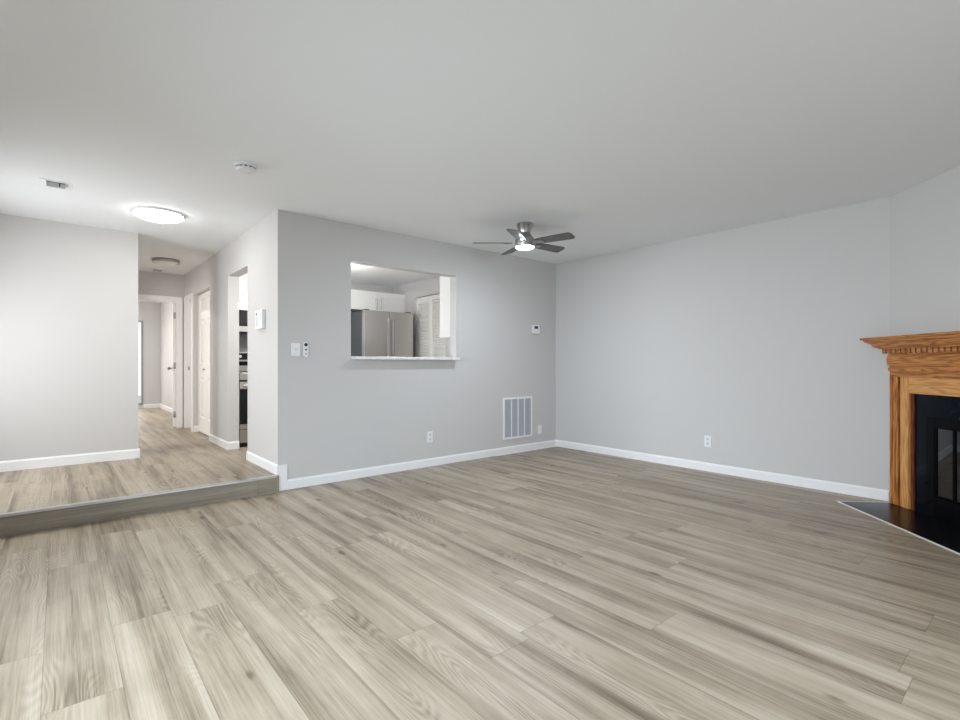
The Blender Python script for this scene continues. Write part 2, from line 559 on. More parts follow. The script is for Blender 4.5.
m.box(XK + .1, XK + .16, 5.4, 6.4, HU, H)
struct(m.build('wall_kitchen_right', PAINT), 'kitchen side wall with the louvered closet doors', 'wall')
XR = 1.80
struct(MB().box(XR, XR + .1, YEND + .11, YBED, HU, H).build('wall_bedroom_right', PAINT), 'bright bedroom wall seen through the hall doorway', 'wall')
m = MB().box(1.47, XR + .1, YBED, YBED + .1, HU, H).box(XL, .05, YBED, YBED + .1, HU, H).box(.05, 1.47, YBED, YBED + .1, 2.16, H).box(.05, 1.47, YBED, YBED + .1, HU, .235)
struct(m.build('wall_bedroom_end', PAINT), 'far bedroom wall beside the tall window', 'wall')
m = MB().box(2.6, 2.7, YK + .1, YEND + .11, HU, H)
struct(m.build('wall_bath', PAINT), 'inner wall of the room behind the hall', 'wall')


# ------------------------------------------------------------------ baseboards
def bbp(h=.092, t=.013):
    return [(0, 0), (t, 0), (t, h - .016), (t - .004, h - .008), (t - .007, h), (0, h)]


def base_x(mb, x0, x1, yw, z, sgn=-1, h=.092):
    """board along X on a wall face y = yw, facing sgn*y"""
    mb.prism([(yw + sgn * a, z + b) for a, b in bbp(h)], x0, x1, 'x')


def base_y(mb, y0, y1, xw, z, sgn=-1, h=.092):
    mb.prism([(xw + sgn * a, z + b) for a, b in bbp(h)], y0, y1, 'y')


m = MB(); base_x(m, XE + .082, XB - .013, YA, 0)
# upright end block at the step
m.box(XE - .013, XE + .083, YA - .014, YA, 0, HU + .086, .002)
struct(m.build('baseboard_back', TRIM), 'white baseboard under the pass-through wall with upright end block', 'baseboard')
m = MB(); base_y(m, C0.y + .004, YA, XB, 0)
struct(m.build('baseboard_right', TRIM), 'white baseboard along the right wall', 'baseboard')
m = MB(); base_x(m, XL, XD + .013, YD, HU, -1, .1); base_y(m, YD, 7.20, XD, HU, 1, .1); base_y(m, 8.70, YEND, XD, HU, 1, .1)
struct(m.build('baseboard_hall_left', TRIM), 'white baseboard under the wall left of the hall', 'baseboard')
m = MB(); base_y(m, YA + .0005, KY0, XE, HU, -1); base_y(m, KY1, CY0, XE, HU, -1); base_x(m, XE - .013, XE2, KY1, HU, -1)
base_x(m, XE, XE + .061, CY1, HU, -1, .095)
m.box(XE - .028, XE - .006, YA - .02, YA - .002, 0, HU - .015, .002)
struct(m.build('baseboard_hall_right', TRIM), 'white baseboard along the hall wall, wrapping into the kitchen doorway', 'baseboard')
m = MB(); base_x(m, 1.47, XR, YBED, HU, -1); base_y(m, YEND + .11, YBED, XR, HU, -1)
struct(m.build('baseboard_bedroom', TRIM), 'white baseboard in the bedroom beyond the hall', 'baseboard')

# ------------------------------------------------------------------ door casings
m = MB()
m.box(DX1 - .012, DX1 + .062, YEND - .016, YEND, HU, DZ1 - .012, .003).box(DX0 - .062, DX1 + .062, YEND - .016, YEND, DZ1 - .012, DZ1 + .062, .003)
m.box(DX0 - .045, DX0 + .012, YEND - .016, YEND, HU, DZ1 - .012, .003)
m.box(DX1 - .018, DX1, YEND, YEND + .11, HU, DZ1).box(DX0, DX0 + .018, YEND, YEND + .11, HU, DZ1).box(DX0, DX1, YEND, YEND + .11, DZ1 - .018, DZ1)
m.box(DX0 + .018, DX1 - .018, YEND + .035, YEND + .075, DZ1 - .03, DZ1 - .018)
struct(m.build('trim_3', TRIM), 'white casing of the bedroom doorway at the hall end', 'door casing')
m = MB()
m.box(XE - .016, XE, BY0 - .07, BY0 + .012, HU, 2.163, .003).box(XE - .016, XE, BY0 - .07, YEND - .017, 2.163, 2.236, .003)
m.box(XE - .016, XE, BY1 - .012, YEND - .017, HU, 2.163, .003)
m.box(XE, XE2, BY0, BY0 + .016, HU, 2.175).box(XE, XE2, BY1 - .016, BY1, HU, 2.175).box(XE, XE2, BY0, BY1, 2.159, 2.175)
struct(m.build('trim_4', TRIM), 'white casing of the side doorway near the hall end', 'door casing')
t = sroot('trim_5', 'dark metal strike plate on the side doorway jamb', 'strike plate', (XE + .045, BY1 - .016, 1.10))
MB().box(-.012, .012, -.003, 0, -.028, .028, .001).build('strike_plate', NICKEL, t)


# ------------------------------------------------------------------ panel doors
def raised_panel(mb, x0, x1, z0, z1, yf, d=.008):
    """moulded recess and raised field on a front face at y = yf (front is -y)"""
    b = .022
    r1 = [(x0, yf, z0), (x1, yf, z0), (x1, yf, z1), (x0, yf, z1)]
    def ins(i, y):
        return [(x0 + i, y, z0 + i), (x1 - i, y, z0 + i), (x1 - i, y, z1 - i), (x0 + i, y, z1 - i)]
    mb.loft([ins(0, yf - .0005), ins(.004, yf - .004), ins(.010, yf - .001), ins(.016, yf + .0), ins(.03, yf - .004), ins(.032, yf - .0045)], cap=True)


# bifold closet: two leaves, each one column of three panels; local x runs along -Y of the room
t = sroot('door_1', 'white six-panel bifold closet door recessed in the hall wall', 'closet door', (XE + .061, CY1 - .004, HU + .012), R(-90))
for i in range(2):
    x0, x1 = i * .50 + .002, i * .50 + .498
    rows = ((.215, .80), (1.00, 1.66), (1.76, 1.955))
    f = MB().box(x0, x0 + .098, 0, .034, 0, 2.035, .002).box(x1 - .098, x1, 0, .034, 0, 2.035, .002)
    zz = [0] + [v for r in rows for v in r] + [2.035]
    for k in range(0, len(zz), 2):
        f.box(x0 + .098, x1 - .098, 0, .034, zz[k], zz[k + 1], .001)
    lf = f.build('leaf', DOORW, t)
    for z0, z1 in rows:
        a0, a1 = x0 + .096, x1 - .096
        def ins(q, y):
            return [(a0 + q, y, z0 - .002 + q), (a1 - q, y, z0 - .002 + q), (a1 - q, y, z1 + .002 - q), (a0 + q, y, z1 + .002 - q)]
        MB().loft([ins(0, .030), ins(0, .010), ins(.004, .004), ins(.012, .012), ins(.022, .016), ins(.030, .016), ins(.058, .005), ins(.062, .004)]).build('panel', DOORW, lf)
    if i == 0:
        MB().lathe([(0, -.03), (.012, -.029), (.016, -.022), (.012, -.014), (.006, -.01), (.006, 0)], 16, (.455, 0, .93), 'y').build('knob', NICKEL, lf, smooth=True)
MB().box(0, 1.046, .004, .03, 2.036, 2.042).build('track', SLOT, t)

# bedroom door, standing open into the bedroom
A = R(8.2)
t = sroot('door_2', 'white bedroom door standing open at the end of the hall', 'bedroom door', (DX1 - .02, YEND + .085, HU + .012), PI / 2 - A)
lf = MB().box(0, .72, 0, .038, 0, 1.985, .002).build('leaf', DOORW, t)
kb = MB()
kb.lathe([(0, .115), (.018, .113), (.028, .10), (.028, .085), (.014, .072), (.011, .05), (.011, .044), (.032, .042), (.032, .038)], 20, (.655, 0, .93), 'y')
kb.lathe([(.032, 0), (.032, -.004), (.011, -.006), (.011, -.03), (.028, -.045), (.028, -.06), (0, -.075)], 20, (.655, 0, .93), 'y')
kb.build('knob', NICKEL, lf, smooth=True)
for z in (.20, .98, 1.78):
    MB().box(-.004, .0, -.012, .03, z - .05, z + .05, .001).tube((-.004, -.008, z - .05), (-.004, -.008, z + .05), .006).build('hinge', NICKEL, lf, smooth=True)

# side door, closed at the far face of its jamb
t = sroot('door_3', 'white closed door inside the side doorway', 'side door', (XE2 - .04, BY1 - .018, HU + .012), R(-90))
MB().box(0, .508, 0, .034, 0, 1.99, .002).build('leaf', DOORW, t)
MB().lathe([(0, -.06), (.02, -.058), (.027, -.045), (.012, -.03), (.011, -.01), (.03, -.006), (.03, 0)], 18, (.44, 0, .93), 'y').build('knob', NICKEL, t, smooth=True)

# louvered bifold doors in the kitchen
t = sroot('door_4', 'white louvered bifold closet doors in the kitchen', 'closet door', (XK + .012, 6.290, HU + .012), R(-90))
for i in range(2):
    x0, x1 = i * .381 + .001, i * .381 + .379
    f = MB().box(x0, x0 + .040, 0, .03, 0, 1.995, .002).box(x1 - .040, x1, 0, .03, 0, 1.995, .002)
    f.box(x0 + .040, x1 - .040, 0, .03, 0, .12).box(x0 + .040, x1 - .040, 0, .03, 1.93, 1.995).box(x0 + .040, x1 - .040, 0, .03, .88, .97)
    lf = f.build('leaf', DOORW, t)
    sm = MB()
    for z in [.125 + .034 * k for k in range(22)] + [.975 + .034 * k for k in range(28)]:
        if z > 1.90:
            continue
        sm.prism([(.000, z), (.005, z - .004), (.029, z + .024), (.024, z + .028)], x0 + .040, x1 - .040, 'x')
    sm.build('louver', DOORW, lf)
MB().box(0, .76, .031, .034, 0, 1.995).build('backing', CABW, t)

# ------------------------------------------------------------------ windows
t = sroot('window_1', 'tall bright bedroom window seen past the hall wall', 'window', (.05, YBED, .235))
m = MB().box(0, .035, -.01, .06, 0, 1.925).box(1.385, 1.42, -.01, .06, 0, 1.925).box(.035, 1.385, -.01, .06, 0, .035).box(.035, 1.385, -.01, .06, 1.89, 1.925).box(.68, .72, 0, .06, .035, 1.89)
m.build('window_frame', BRONZE, t)
MB().box(.035, 1.385, .028, .034, .035, 1.89).build('pane', GLASS, t)
t = sroot('door_5', 'unseen sliding glass patio door added behind the camera', 'patio door', (.6, YF - .08, 0))  # invented patio door, added as a source of daylight
m = MB().box(0, .06, 0, .06, 0, 2.08).box(2.14, 2.2, 0, .06, 0, 2.08).box(.06, 2.14, 0, .06, 0, .07).box(.06, 2.14, 0, .06, 2.0, 2.08).box(1.06, 1.14, 0, .06, .07, 2.0)
m.build('door_frame', TRIM, t)
MB().box(.06, 2.14, .025, .031, .07, 2.0).build('pane', GLASS, t)
for nm, lb, y0, wd in (('window_2', 'unseen wide side window added in the left wall', .95, 2.10), ('window_3', 'unseen entry window added in the left wall above the step', 4.92, 1.16), ('window_4', 'unseen window added in the room left of the hall', 6.65, .95)):  # invented windows out of view, added as daylight sources
    t = sroot(nm, lb, 'window', (XL - .08, y0, .78))
    m = MB().box(0, .06, 0, .06, 0, 1.34).box(0, .06, wd - .06, wd, 0, 1.34).box(0, .06, .06, wd - .06, 0, .06).box(0, .06, .06, wd - .06, 1.28, 1.34).box(0, .06, wd / 2 - .03, wd / 2 + .03, .06, 1.28)
    m.build('window_frame', TRIM, t)
    MB().box(.025, .031, .06, wd - .06, .06, 1.28).build('pane', GLASS, t)

# ------------------------------------------------------------------ pass-through sill
t = sroot('trim_6', 'white stone sill of the kitchen pass-through', 'sill', (PX0 - .0, YA, PZ0))
MB().box(2.262 - PX0, 3.585 - PX0, -.100, -.0005, .0, .030, .004).box(.001, PX1 - PX0 - .001, -.002, .26, .0, .030, .003).build('slab', QUARTZ, t)

# ------------------------------------------------------------------ fireplace
FS = 0.81
fc = c2 + dv * FS
RZ = R(45)
t = thing('fireplace', 'honey oak fireplace mantel with dentil moulding around a black tiled firebox', 'fireplace', (fc.x, fc.y, 0), RZ)


def lx(s):                 # distance along the wall from its left corner -> local x
    return FS - s


SL, SR = .065, 1.555
prof = [(.140, 1.392), (.142, 1.386), (.140, 1.374), (.126, 1.372), (.125, 1.364), (.116, 1.352), (.100, 1.345), (.099, 1.338), (.086, 1.336), (.085, 1.329),
        (.079, 1.316), (.066, 1.306), (.050, 1.302), (.049, 1.293)]
profB = [(.003, 1.293), (.003, 1.249)]
profF = [(.000, 1.249), (.006, 1.238), (.011, 1.220), (.012, 1.197), (.010, 1.172), (.006, 1.155), (-.004, 1.149), (-.004, 1.141)]


def mantel_ring(tt, z):
    s0, s1, n = SL - tt, SR + tt, .05 + tt
    nb = max(0.002, -s0 + .006)
    sb = max(s0, 0.006)
    # front-left, back-left (scribed to the right wall), wall corner, back-right, front-right
    return [(lx(s0), n, z), (lx(s0), nb, z), (lx(sb), .002, z), (lx(s1), .002, z), (lx(s1), n, z)]


MB().loft([mantel_ring(*p) for p in prof]).build('mantel_shelf', OAKX, t)
MB().loft([mantel_ring(*p) for p in profB]).build('dentil_backing', OAKX, t)
m = MB()
s = SL - .030
while s < SR + .02:
    m.box(lx(s), lx(s + .034), .052, .05 + .036, 1.256, 1.292, .001, 1)
    s += .0525
for n in (.012,):
    m.box(lx(SL - .036), lx(SL - .02), n, .048, 1.256, 1.292)
m.build('dentil_moulding', OAKX, t)
MB().loft([mantel_ring(*p) for p in profF]).build('frieze', OAKX, t, smooth=True)
OL, OR_, OZ = .262, 1.358, .935       # opening
# outer architrave moulding (head), inner flat head board
m = MB()
m.box(lx(SL - .012), lx(SR + .012), .002, .052, 1.108, 1.141, .003)
m.box(lx(SL), lx(SR), .002, .046, 1.062, 1.108, .003)
m.box(lx(SL + .02), lx(SR - .02), .002, .053, 1.078, 1.096, .004)
m.build('architrave', OAKX, t)
m = MB().box(lx(OL - .085), lx(OR_ + .085), .002, .036, OZ, 1.064, .002)
m.build('head_board', OAKLX, t)
for sgn in (0, 1):
    def sx(v):
        return lx(v) if sgn == 0 else lx(SL + SR - v)
    m = MB()
    m.box(sx(SL), sx(SL + .086), .002, .044, 0.005, 1.062, .003)
    m.box(sx(SL + .010), sx(SL + .032), .002, .054, 0.005, 1.08, .004)
    m.box(sx(SL + .052), sx(SL + .066), .002, .049, 0.005, 1.07, .004)
    lg = m.build('leg', OAKZ, t)
    MB().box(sx(SL + .108), sx(OL - .003), .002, .040, .005, 1.062, .003).build('face_board', OAKL, lg)
    MB().box(sx(SL + .085), sx(SL + .109), .002, .010, .005, 1.05).build('groove', OAKD, lg)  # shade of the groove put into the colour with dark oak
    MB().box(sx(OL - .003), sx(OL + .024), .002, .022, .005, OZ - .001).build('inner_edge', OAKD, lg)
    # short outer block beside the top of the leg
    MB().box(sx(SL - .012), sx(SL), .002, .03, .94, 1.108, .001).build('side_block', OAKZ, lg)
# tile surround
m = MB().box(lx(OL + .025), lx(FB0 + .0), .001, .010, .005, OZ).box(lx(FB1), lx(OR_ - .025), .001, .010, .005, OZ).box(lx(FB0), lx(FB1), .001, .010, FBZ, OZ)
m.build('tile_surround', STILE, t)
# firebox
fb = MB().box(lx(FB0), lx(FB0 + .075), -.01, .022, .005, FBZ, .003).box(lx(FB1 - .075), lx(FB1), -.01, .022, .005, FBZ, .003)
fb.box(lx(FB0 + .075), lx(FB1 - .075), -.01, .022, .70, FBZ, .003).box(lx(FB0 + .075), lx(FB1 - .075), -.01, .022, .005, .165, .003)
fx = fb.build('firebox', IRON, t)
m = MB()
for k in range(5):
    m.box(lx(FB0 + .09), lx(FB1 - .09), .022, .027, .03 + .026 * k, .042 + .026 * k, .002)
m.build('lower_grille', IRON, fx)
m = MB().box(lx(FB0 + .02), lx(FB1 - .02), -.42, -.41, .005, FBZ).box(lx(FB0 + .01), lx(FB0 + .02), -.42, -.012, .005, FBZ).box(lx(FB1 - .02), lx(FB1 - .01), -.42, -.012, .005, FBZ)
m.box(lx(FB0 + .02), lx(FB1 - .02), -.41, -.012, .005, .02).box(lx(FB0 + .02), lx(FB1 - .02), -.41, -.012, FBZ - .02, FBZ)
m.build('fire_chamber', SOOT, fx)
gw = (FB1 - FB0 - .15 - .012) / 4
for k in range(4):
    a = FB0 + .078 + k * (gw + .002)
    fr = MB().box(lx(a), lx(a + .010), .0, .018, .17, .697, .001).box(lx(a + gw - .010), lx(a + gw), .0, .018, .17, .697, .001)
    fr.box(lx(a + .010), lx(a + gw - .010), .0, .018, .17, .182, .001).box(lx(a + .010), lx(a + gw - .010), .0, .018, .685, .697, .001)
    fo = fr.build('glass_door', IRON, fx)
    MB().box(lx(a + .010), lx(a + gw - .010), .006, .011, .182, .685).build('glass', HGLASS, fo)
    if k in (1, 2):
        hx = a + (gw - .02 if k == 1 else .02)
        MB().box(lx(hx - .006), lx(hx + .006), .018, .035, .50, .515, .002).build('pull', NICKEL, fo)

# hearth
t = thing('hearth', 'black tiled hearth flush with the floor before the fireplace', 'hearth', (fc.x, fc.y, 0), RZ)
MB().prism([(lx(.062), .006), (lx(.062), .443), (lx(1.62), .443), (lx(1.62), .006)], .0002, .0040).build('tiles', BTILE, t)
m = MB().box(lx(.050), lx(1.63), .443, .456, .0002, .006, .001).box(lx(.050), lx(.056), .006, .443, .0002, .006, .001)
m.build('edge_strip', EDGE, t, label='pale metal edging strip')

# ------------------------------------------------------------------ ceiling fan
t = thing('ceiling_fan', 'brushed nickel flush ceiling fan with five grey blades and a lit disc', 'ceiling fan', (3.60, 3.53, H))
MB().lathe([(0, 0), (.082, 0), (.084, -.012), (.078, -.022), (.080, -.030), (.066, -.055), (.056, -.085), (.054, -.095)], 48).build('canopy', NICKEL, t, smooth=True)
MB().lathe([(.053, -.094), (.056, -.10), (.072, -.125), (.092, -.150), (.099, -.162), (.100, -.172), (.100, -.212), (.097, -.224), (.0, -.226)], 48).build('motor_housing', NICKEL, t, smooth=True)
lk = MB().lathe([(.098, -.222), (.102, -.226), (.102, -.234), (.096, -.238)], 48).build('light_ring', NICKEL, t, smooth=True)
MB().lathe([(.092, -.232), (.090, -.240), (.080, -.248), (.055, -.254), (0, -.256)], 48).build('light_disc', FANLAMP, lk, smooth=True)
for k in range(5):
    ang = R(-76 + 72 * k)
    bm_ = MB()
    # blade outline from root to tip, in local x (out) / y (across)
    out = [(.13, -.045), (.20, -.056), (.485, -.066), (.515, -.060), (.530, -.03), (.530, .045), (.520, .060), (.485, .066), (.20, .056), (.13, .045)]
    bm_.prism(out, -.004, .004)
    M = Matrix.Rotation(ang, 4, 'Z') @ Matrix.Translation((0, 0, -.195)) @ Matrix.Rotation(R(-13), 4, 'X')
    bl = bm_.xf(M).build('blade', BLADE, t)
    br = MB().prism([(.095, -.02), (.15, -.03), (.205, -.028), (.215, 0), (.205, .028), (.15, .03), (.095, .02)], -.012, -.004)
    br.xf(M).build('blade_bracket', NICKEL, bl)


# ------------------------------------------------------------------ ceiling lights, detectors, registers
def dome_light(loc, r, lit, label, depth, lamp=LAMP):
    t = thing('ceiling_light', label, 'ceiling light', loc, 0, 'flush ceiling lights')
    MB().lathe([(0, 0), (r, 0), (r + .004, -.006), (r + .004, -.016), (r - .006, -.020)], 56).build('mounting_ring', NICKEL if not lit else TRIM, t, smooth=True)
    pr = [(r - .008, -.018)]
    for i in range(1, 9):
        a = i / 8 * PI / 2
        pr.append(((r - .008) * math.cos(a), -.018 - depth * math.sin(a)))
    MB().lathe(pr, 56).build('diffuser', lamp if lit else FROST, t, smooth=True)
    if not lit:
        MB().lathe([(r - .006, -.034), (r + .010, -.034), (r + .010, -.040), (r - .006, -.040)], 56).build('trim_ring', NICKEL, t, smooth=True)
    return t


dome_light((.72, 5.52, H), .205, True, 'lit white dome ceiling light over the entry', .052)
dome_light((1.11, 7.92, H), .155, False, 'unlit flush ceiling light with metal rings farther down the hall', .055)

t = thing('smoke_detector', 'round white smoke detector on the ceiling above the step', 'smoke detector', (1.017, 3.78, H))
MB().lathe([(0, 0), (.075, 0), (.077, -.006), (.075, -.016), (.068, -.02)], 40).build('base', PLASTIC, t, smooth=True)
MB().lathe([(.060, -.018), (.060, -.028)], 40).build('vent_slot', SLOT, t, smooth=True)
m = MB()
for k in range(12):
    a = k * PI / 6
    m.xf(Matrix.Identity(4))
    q = MB().box(.052, .065, -.008, .008, -.03, -.018)
    q.xf(Matrix.Rotation(a, 4, 'Z'))
    me = bpy.data.meshes.new('tmp'); q.b.to_mesh(me); q.b.free(); m.b.from_mesh(me); bpy.data.meshes.remove(me)
m.build('rib', PLASTIC, t)
MB().lathe([(.066, -.028), (.067, -.034), (.060, -.046), (.035, -.052), (0, -.052)], 40).build('cover', PLASTIC, t, smooth=True)
MB().lathe([(.010, -.051), (.010, -.055), (0, -.055)], 16, (.02, 0, 0)).build('test_button', PLASTIC2, t)


def register(loc, L, W, label, lever=True):
    t = thing('ceiling_register', label, 'ceiling vent', loc, 0, 'ceiling registers')
    MB().box(-L / 2, L / 2, -W / 2, W / 2, -.004, 0, .002).build('flange', CEIL, t)
    MB().box(-L * .27, L * .27, -W * .32, W * .32, -.008, -.004).build('opening', SLOT, t)
    m = MB()
    for k in range(4):
        y = -W * .30 + k * W * .17
        m.prism([(y, -.007), (y + .003, -.007), (y + W * .10, -.020), (y + W * .10 - .003, -.020)], -L * .27, L * .27, 'x')
    m.box(-L * .285, -L * .27, -W * .33, W * .33, -.02, -.004).box(L * .27, L * .285, -W * .33, W * .33, -.02, -.004)
    m.build('louver', LOUV, t)
    if lever:
        MB().box(L * .10, L * .14, -W * .36, -W * .30, -.034, -.01, .001).build('lever', DARK, t)
    return t


register((-.02, 5.13, H), .20, .15, 'small white ceiling register with grey slats at upper left')
register((1.13, 8.86, H), .19, .11, 'small ceiling register at the far end of the hall', False)


dome_light((.35, 11.6, H), .16, True, 'unseen lit dome ceiling light added to brighten the bedroom', .06, BEDLAMP)  # added hidden lamp that lifts the bedroom walls

# ------------------------------------------------------------------ wall plates and devices
def outlet(loc, rz, label, w=.075, h=.125, kind='duplex'):
    t = thing('wall_outlet' if kind == 'duplex' else ('light_switch' if kind == 'switch' else 'phone_jack'), label,
              {'duplex': 'outlet', 'switch': 'light switch', 'jack': 'wall jack'}[kind], loc, rz, 'wall outlets' if kind == 'duplex' else None)
    MB().box(-w / 2, w / 2, -.006, 0, 0, h, .0025).build('cover_plate', PLASTIC, t)
    if kind == 'duplex':
        for z in (h * .30, h * .70):
            rc = MB().prism([(-.016, z - .010), (-.010, z - .016), (.010, z - .016), (.016, z - .010), (.016, z + .010), (.010, z + .016), (-.010, z + .016), (-.016, z + .010)], -.0078, -.005, 'y').build('receptacle', PLASTIC2, t)
            MB().box(-.008, -.005, -.0084, -.0075, z - .003, z + .007).box(.005, .008, -.0084, -.0075, z - .003, z + .007).box(-.002, .002, -.0084, -.0075, z - .011, z - .007).build('slot', DARK, rc)
        MB().lathe([(0, -.0075), (.003, -.007), (.003, -.005)], 10, (0, 0, h / 2), 'y').build('screw', PLASTIC2, t)
    elif kind == 'switch':
        MB().box(-.006, .006, -.008, -.005, h / 2 - .013, h / 2 + .013).build('slot_frame', PLASTIC2, t)
        MB().prism([(-.006, h / 2 - .006), (-.019, h / 2 + .003), (-.018, h / 2 + .009), (-.006, h / 2 + .008)], -.004, .004, 'x').build('toggle', PLASTIC, t)
        for z in (h / 2 - .035, h / 2 + .035):
            MB().lathe([(0, -.0075), (.003, -.007), (.003, -.005)], 10, (0, 0, z), 'y').build('screw', PLASTIC2, t)
    else:
        MB().box(-.009, .009, -.009, -.005, h / 2 - .008, h / 2 + .010, .001).build('jack', PLASTIC2, t)
        for z in (h * .18, h * .82):
            MB().lathe([(0, -.0075), (.003, -.007), (.003, -.005)], 10, (0, 0, z), 'y').build('screw', PLASTIC2, t)
    return t


outlet((3.222, YA, .274), 0, 'white duplex outlet low on the wall under the pass-through')
outlet((XB, 2.50, .262), R(-90), 'white duplex outlet low on the right wall')
outlet((5.056, YA, .205), 0, 'narrow white wall jack plate between the vent and the corner', .070, .12, 'jack')
outlet((1.694, YA, 1.243), 0, 'square white light switch plate near the hall corner', .086, .122, 'switch')

t = thing('fan_remote', 'slim white fan remote with black button in its wall holder', 'remote control', (1.788, YA, 1.234))
m = MB()
pts = []
for k in range(24):
    a = 2 * PI * k / 24
    pts.append((.026 * math.cos(a), (.046 if math.sin(a) > 0 else -.046) + .072 + .026 * math.sin(a)))
m.prism(pts, -.016, -.006, 'y', .002).build('body', PLASTIC, t)
MB().box(-.020, .020, -.006, 0, .010, .126, .002).build('holder', PLASTIC2, t)
MB().lathe([(0, -.0185), (.017, -.018), (.017, -.015)], 24, (0, 0, .118), 'y').build('fan_button', DARK, t)
MB().lathe([(0, -.0185), (.009, -.018), (.009, -.015)], 16, (0, 0, .072), 'y').build('speed_button', DARK, t)
MB().lathe([(0, -.0185), (.011, -.018), (.011, -.015)], 16, (0, 0, .032), 'y').build('light_button', LOUV, t)

t = thing('thermostat', 'white thermostat with small dark screen near the far corner', 'thermostat', (4.958, YA, 1.573))
MB().box(-.076, .076, -.008, 0, 0, .132, .003).build('base_plate', LOUV, t)
MB().box(-.070, .070, -.030, -.008, .008, .128, .006).build('cover', PLASTIC, t)
MB().box(-.036, .032, -.032, -.029, .074, .110, .001).build('screen', DARK, t)
MB().box(-.012, .0, -.032, -.029, .035, .042).box(.008, .020, -.032, -.029, .035, .042).build('button', PLASTIC2, t)

t = thing('wall_keypad', 'white keypad box on the hall wall beside the kitchen doorway', 'keypad', (XE, 5.13, 1.515), R(-90))
MB().box(-.108, .108, -.036, 0, 0, .185, .004).build('body', PLASTIC, t)
m = MB()
for i in range(3):
    for j in range(4):
        m.box(-.085 + i * .026, -.067 + i * .026, -.039, -.035, .03 + j * .024, .047 + j * .024, .002)
m.build('button_grid', PLASTIC2, t)
MB().lathe([(0, -.041), (.012, -.040), (.012, -.035)], 18, (-.055, 0, .148), 'y').build('sensor', DARK, t)
MB().box(-.010, .085, -.0375, -.035, .10, .15, .001).build('display', PLASTIC2, t)

t = thing('return_air_grille', 'white return air grille with four slatted columns low on the back wall', 'air vent', (4.631, YA, .187))
Wg, Hg = .54, .545
m = MB().box(-Wg / 2, Wg / 2, -.010, 0, 0, .028, .002).box(-Wg / 2, Wg / 2, -.010, 0, Hg - .028, Hg, .002)
m.box(-Wg / 2, -Wg / 2 + .028, -.010, 0, .028, Hg - .028, .002).box(Wg / 2 - .028, Wg / 2, -.010, 0, .028, Hg - .028, .002)
m.build('frame', TRIM, t)
iw = (Wg - .056)
for k in range(1, 4):
    x = -iw / 2 + iw * k / 4
    MB().box(x - .008, x + .008, -.010, -.001, .028, Hg - .028, .001).build('mullion', TRIM, t)
MB().box(-iw / 2, iw / 2, -.002, -.0005, .028, Hg - .028).build('backing', SLOT, t)
for k in range(4):
    xa = -iw / 2 + iw * k / 4 + (.008 if k else 0); xb = -iw / 2 + iw * (k + 1) / 4 - (.008 if k < 3 else 0)
    m = MB()
    z = .032
    while z < Hg - .036:
        m.prism([(-.009, z), (-.0075, z - .001), (-.002, z + .009), (-.0035, z + .010)], xa, xb, 'x')
        z += .0135
    m.build('slat_column', LOUV, t)

# ------------------------------------------------------------------ kitchen
# refrigerator
FX0, FX1, FYF = 3.165, 3.955, 6.16
t = thing('refrigerator', 'stainless french door refrigerator seen through the pass-through', 'refrigerator', ((FX0 + FX1) / 2, FYF, HU))
hw = (FX1 - FX0) / 2
MB().box(-hw + .004, hw - .004, .075, .76, .03, 1.750, .004).build('case', STEELD, t)
for sgn in (-1, 1):
    x0, x1 = (-hw, -.003) if sgn < 0 else (.003, hw)
    d = MB().box(x0, x1, 0, .07, .70, 1.760, .006).build('door', STEEL, t)
    hx = sgn * .042
    MB().tube((hx, -.045, .82), (hx, -.045, 1.66), .012).tube((hx, -.045, .86), (hx, .002, .86), .009).tube((hx, -.045, 1.62), (hx, .002, 1.62), .009).build('handle', HANDLE, d, smooth=True)
d = MB().box(-hw, hw, 0, .07, .04, .69, .006).build('freezer_drawer', STEEL, t)
MB().tube((-.32, -.045, .60), (.32, -.045, .60), .012).tube((-.28, -.045, .60), (-.28, .002, .60), .009).tube((.28, -.045, .60), (.28, .002, .60), .009).build('handle', HANDLE, d, smooth=True)
MB().box(-hw + .02, hw - .02, .08, .70, 0, .03).build('plinth', DARK, t)
for sgn in (-1, 1):
    MB().box(sgn * (hw - .06) - .03, sgn * (hw - .06) + .03, .02, .12, 1.760, 1.775, .002).build('hinge_cover', STEELD, t)


def shaker(t, x0, x1, z0, z1, yf, hx=None, hz0=0, hz1=0):
    d = MB().box(x0, x1, yf, yf + .012, z0, z1, .001)
    r = .058
    d.box(x0, x0 + r, yf - .008, yf, z0, z1, .001).box(x1 - r, x1, yf - .008, yf, z0, z1, .001)
    d.box(x0 + r, x1 - r, yf - .008, yf, z0, z0 + r, .001).box(x0 + r, x1 - r, yf - .008, yf, z1 - r, z1, .001)
    o = d.build('door', CABW, t)
    if hx is not None:
        MB().tube((hx, yf - .038, hz0), (hx, yf - .038, hz1), .006).tube((hx, yf - .038, hz0 + .02), (hx, yf - .006, hz0 + .02), .005).tube((hx, yf - .038, hz1 - .02), (hx, yf - .006, hz1 - .02), .005).build('handle', NICKEL, o, smooth=True)
    return o


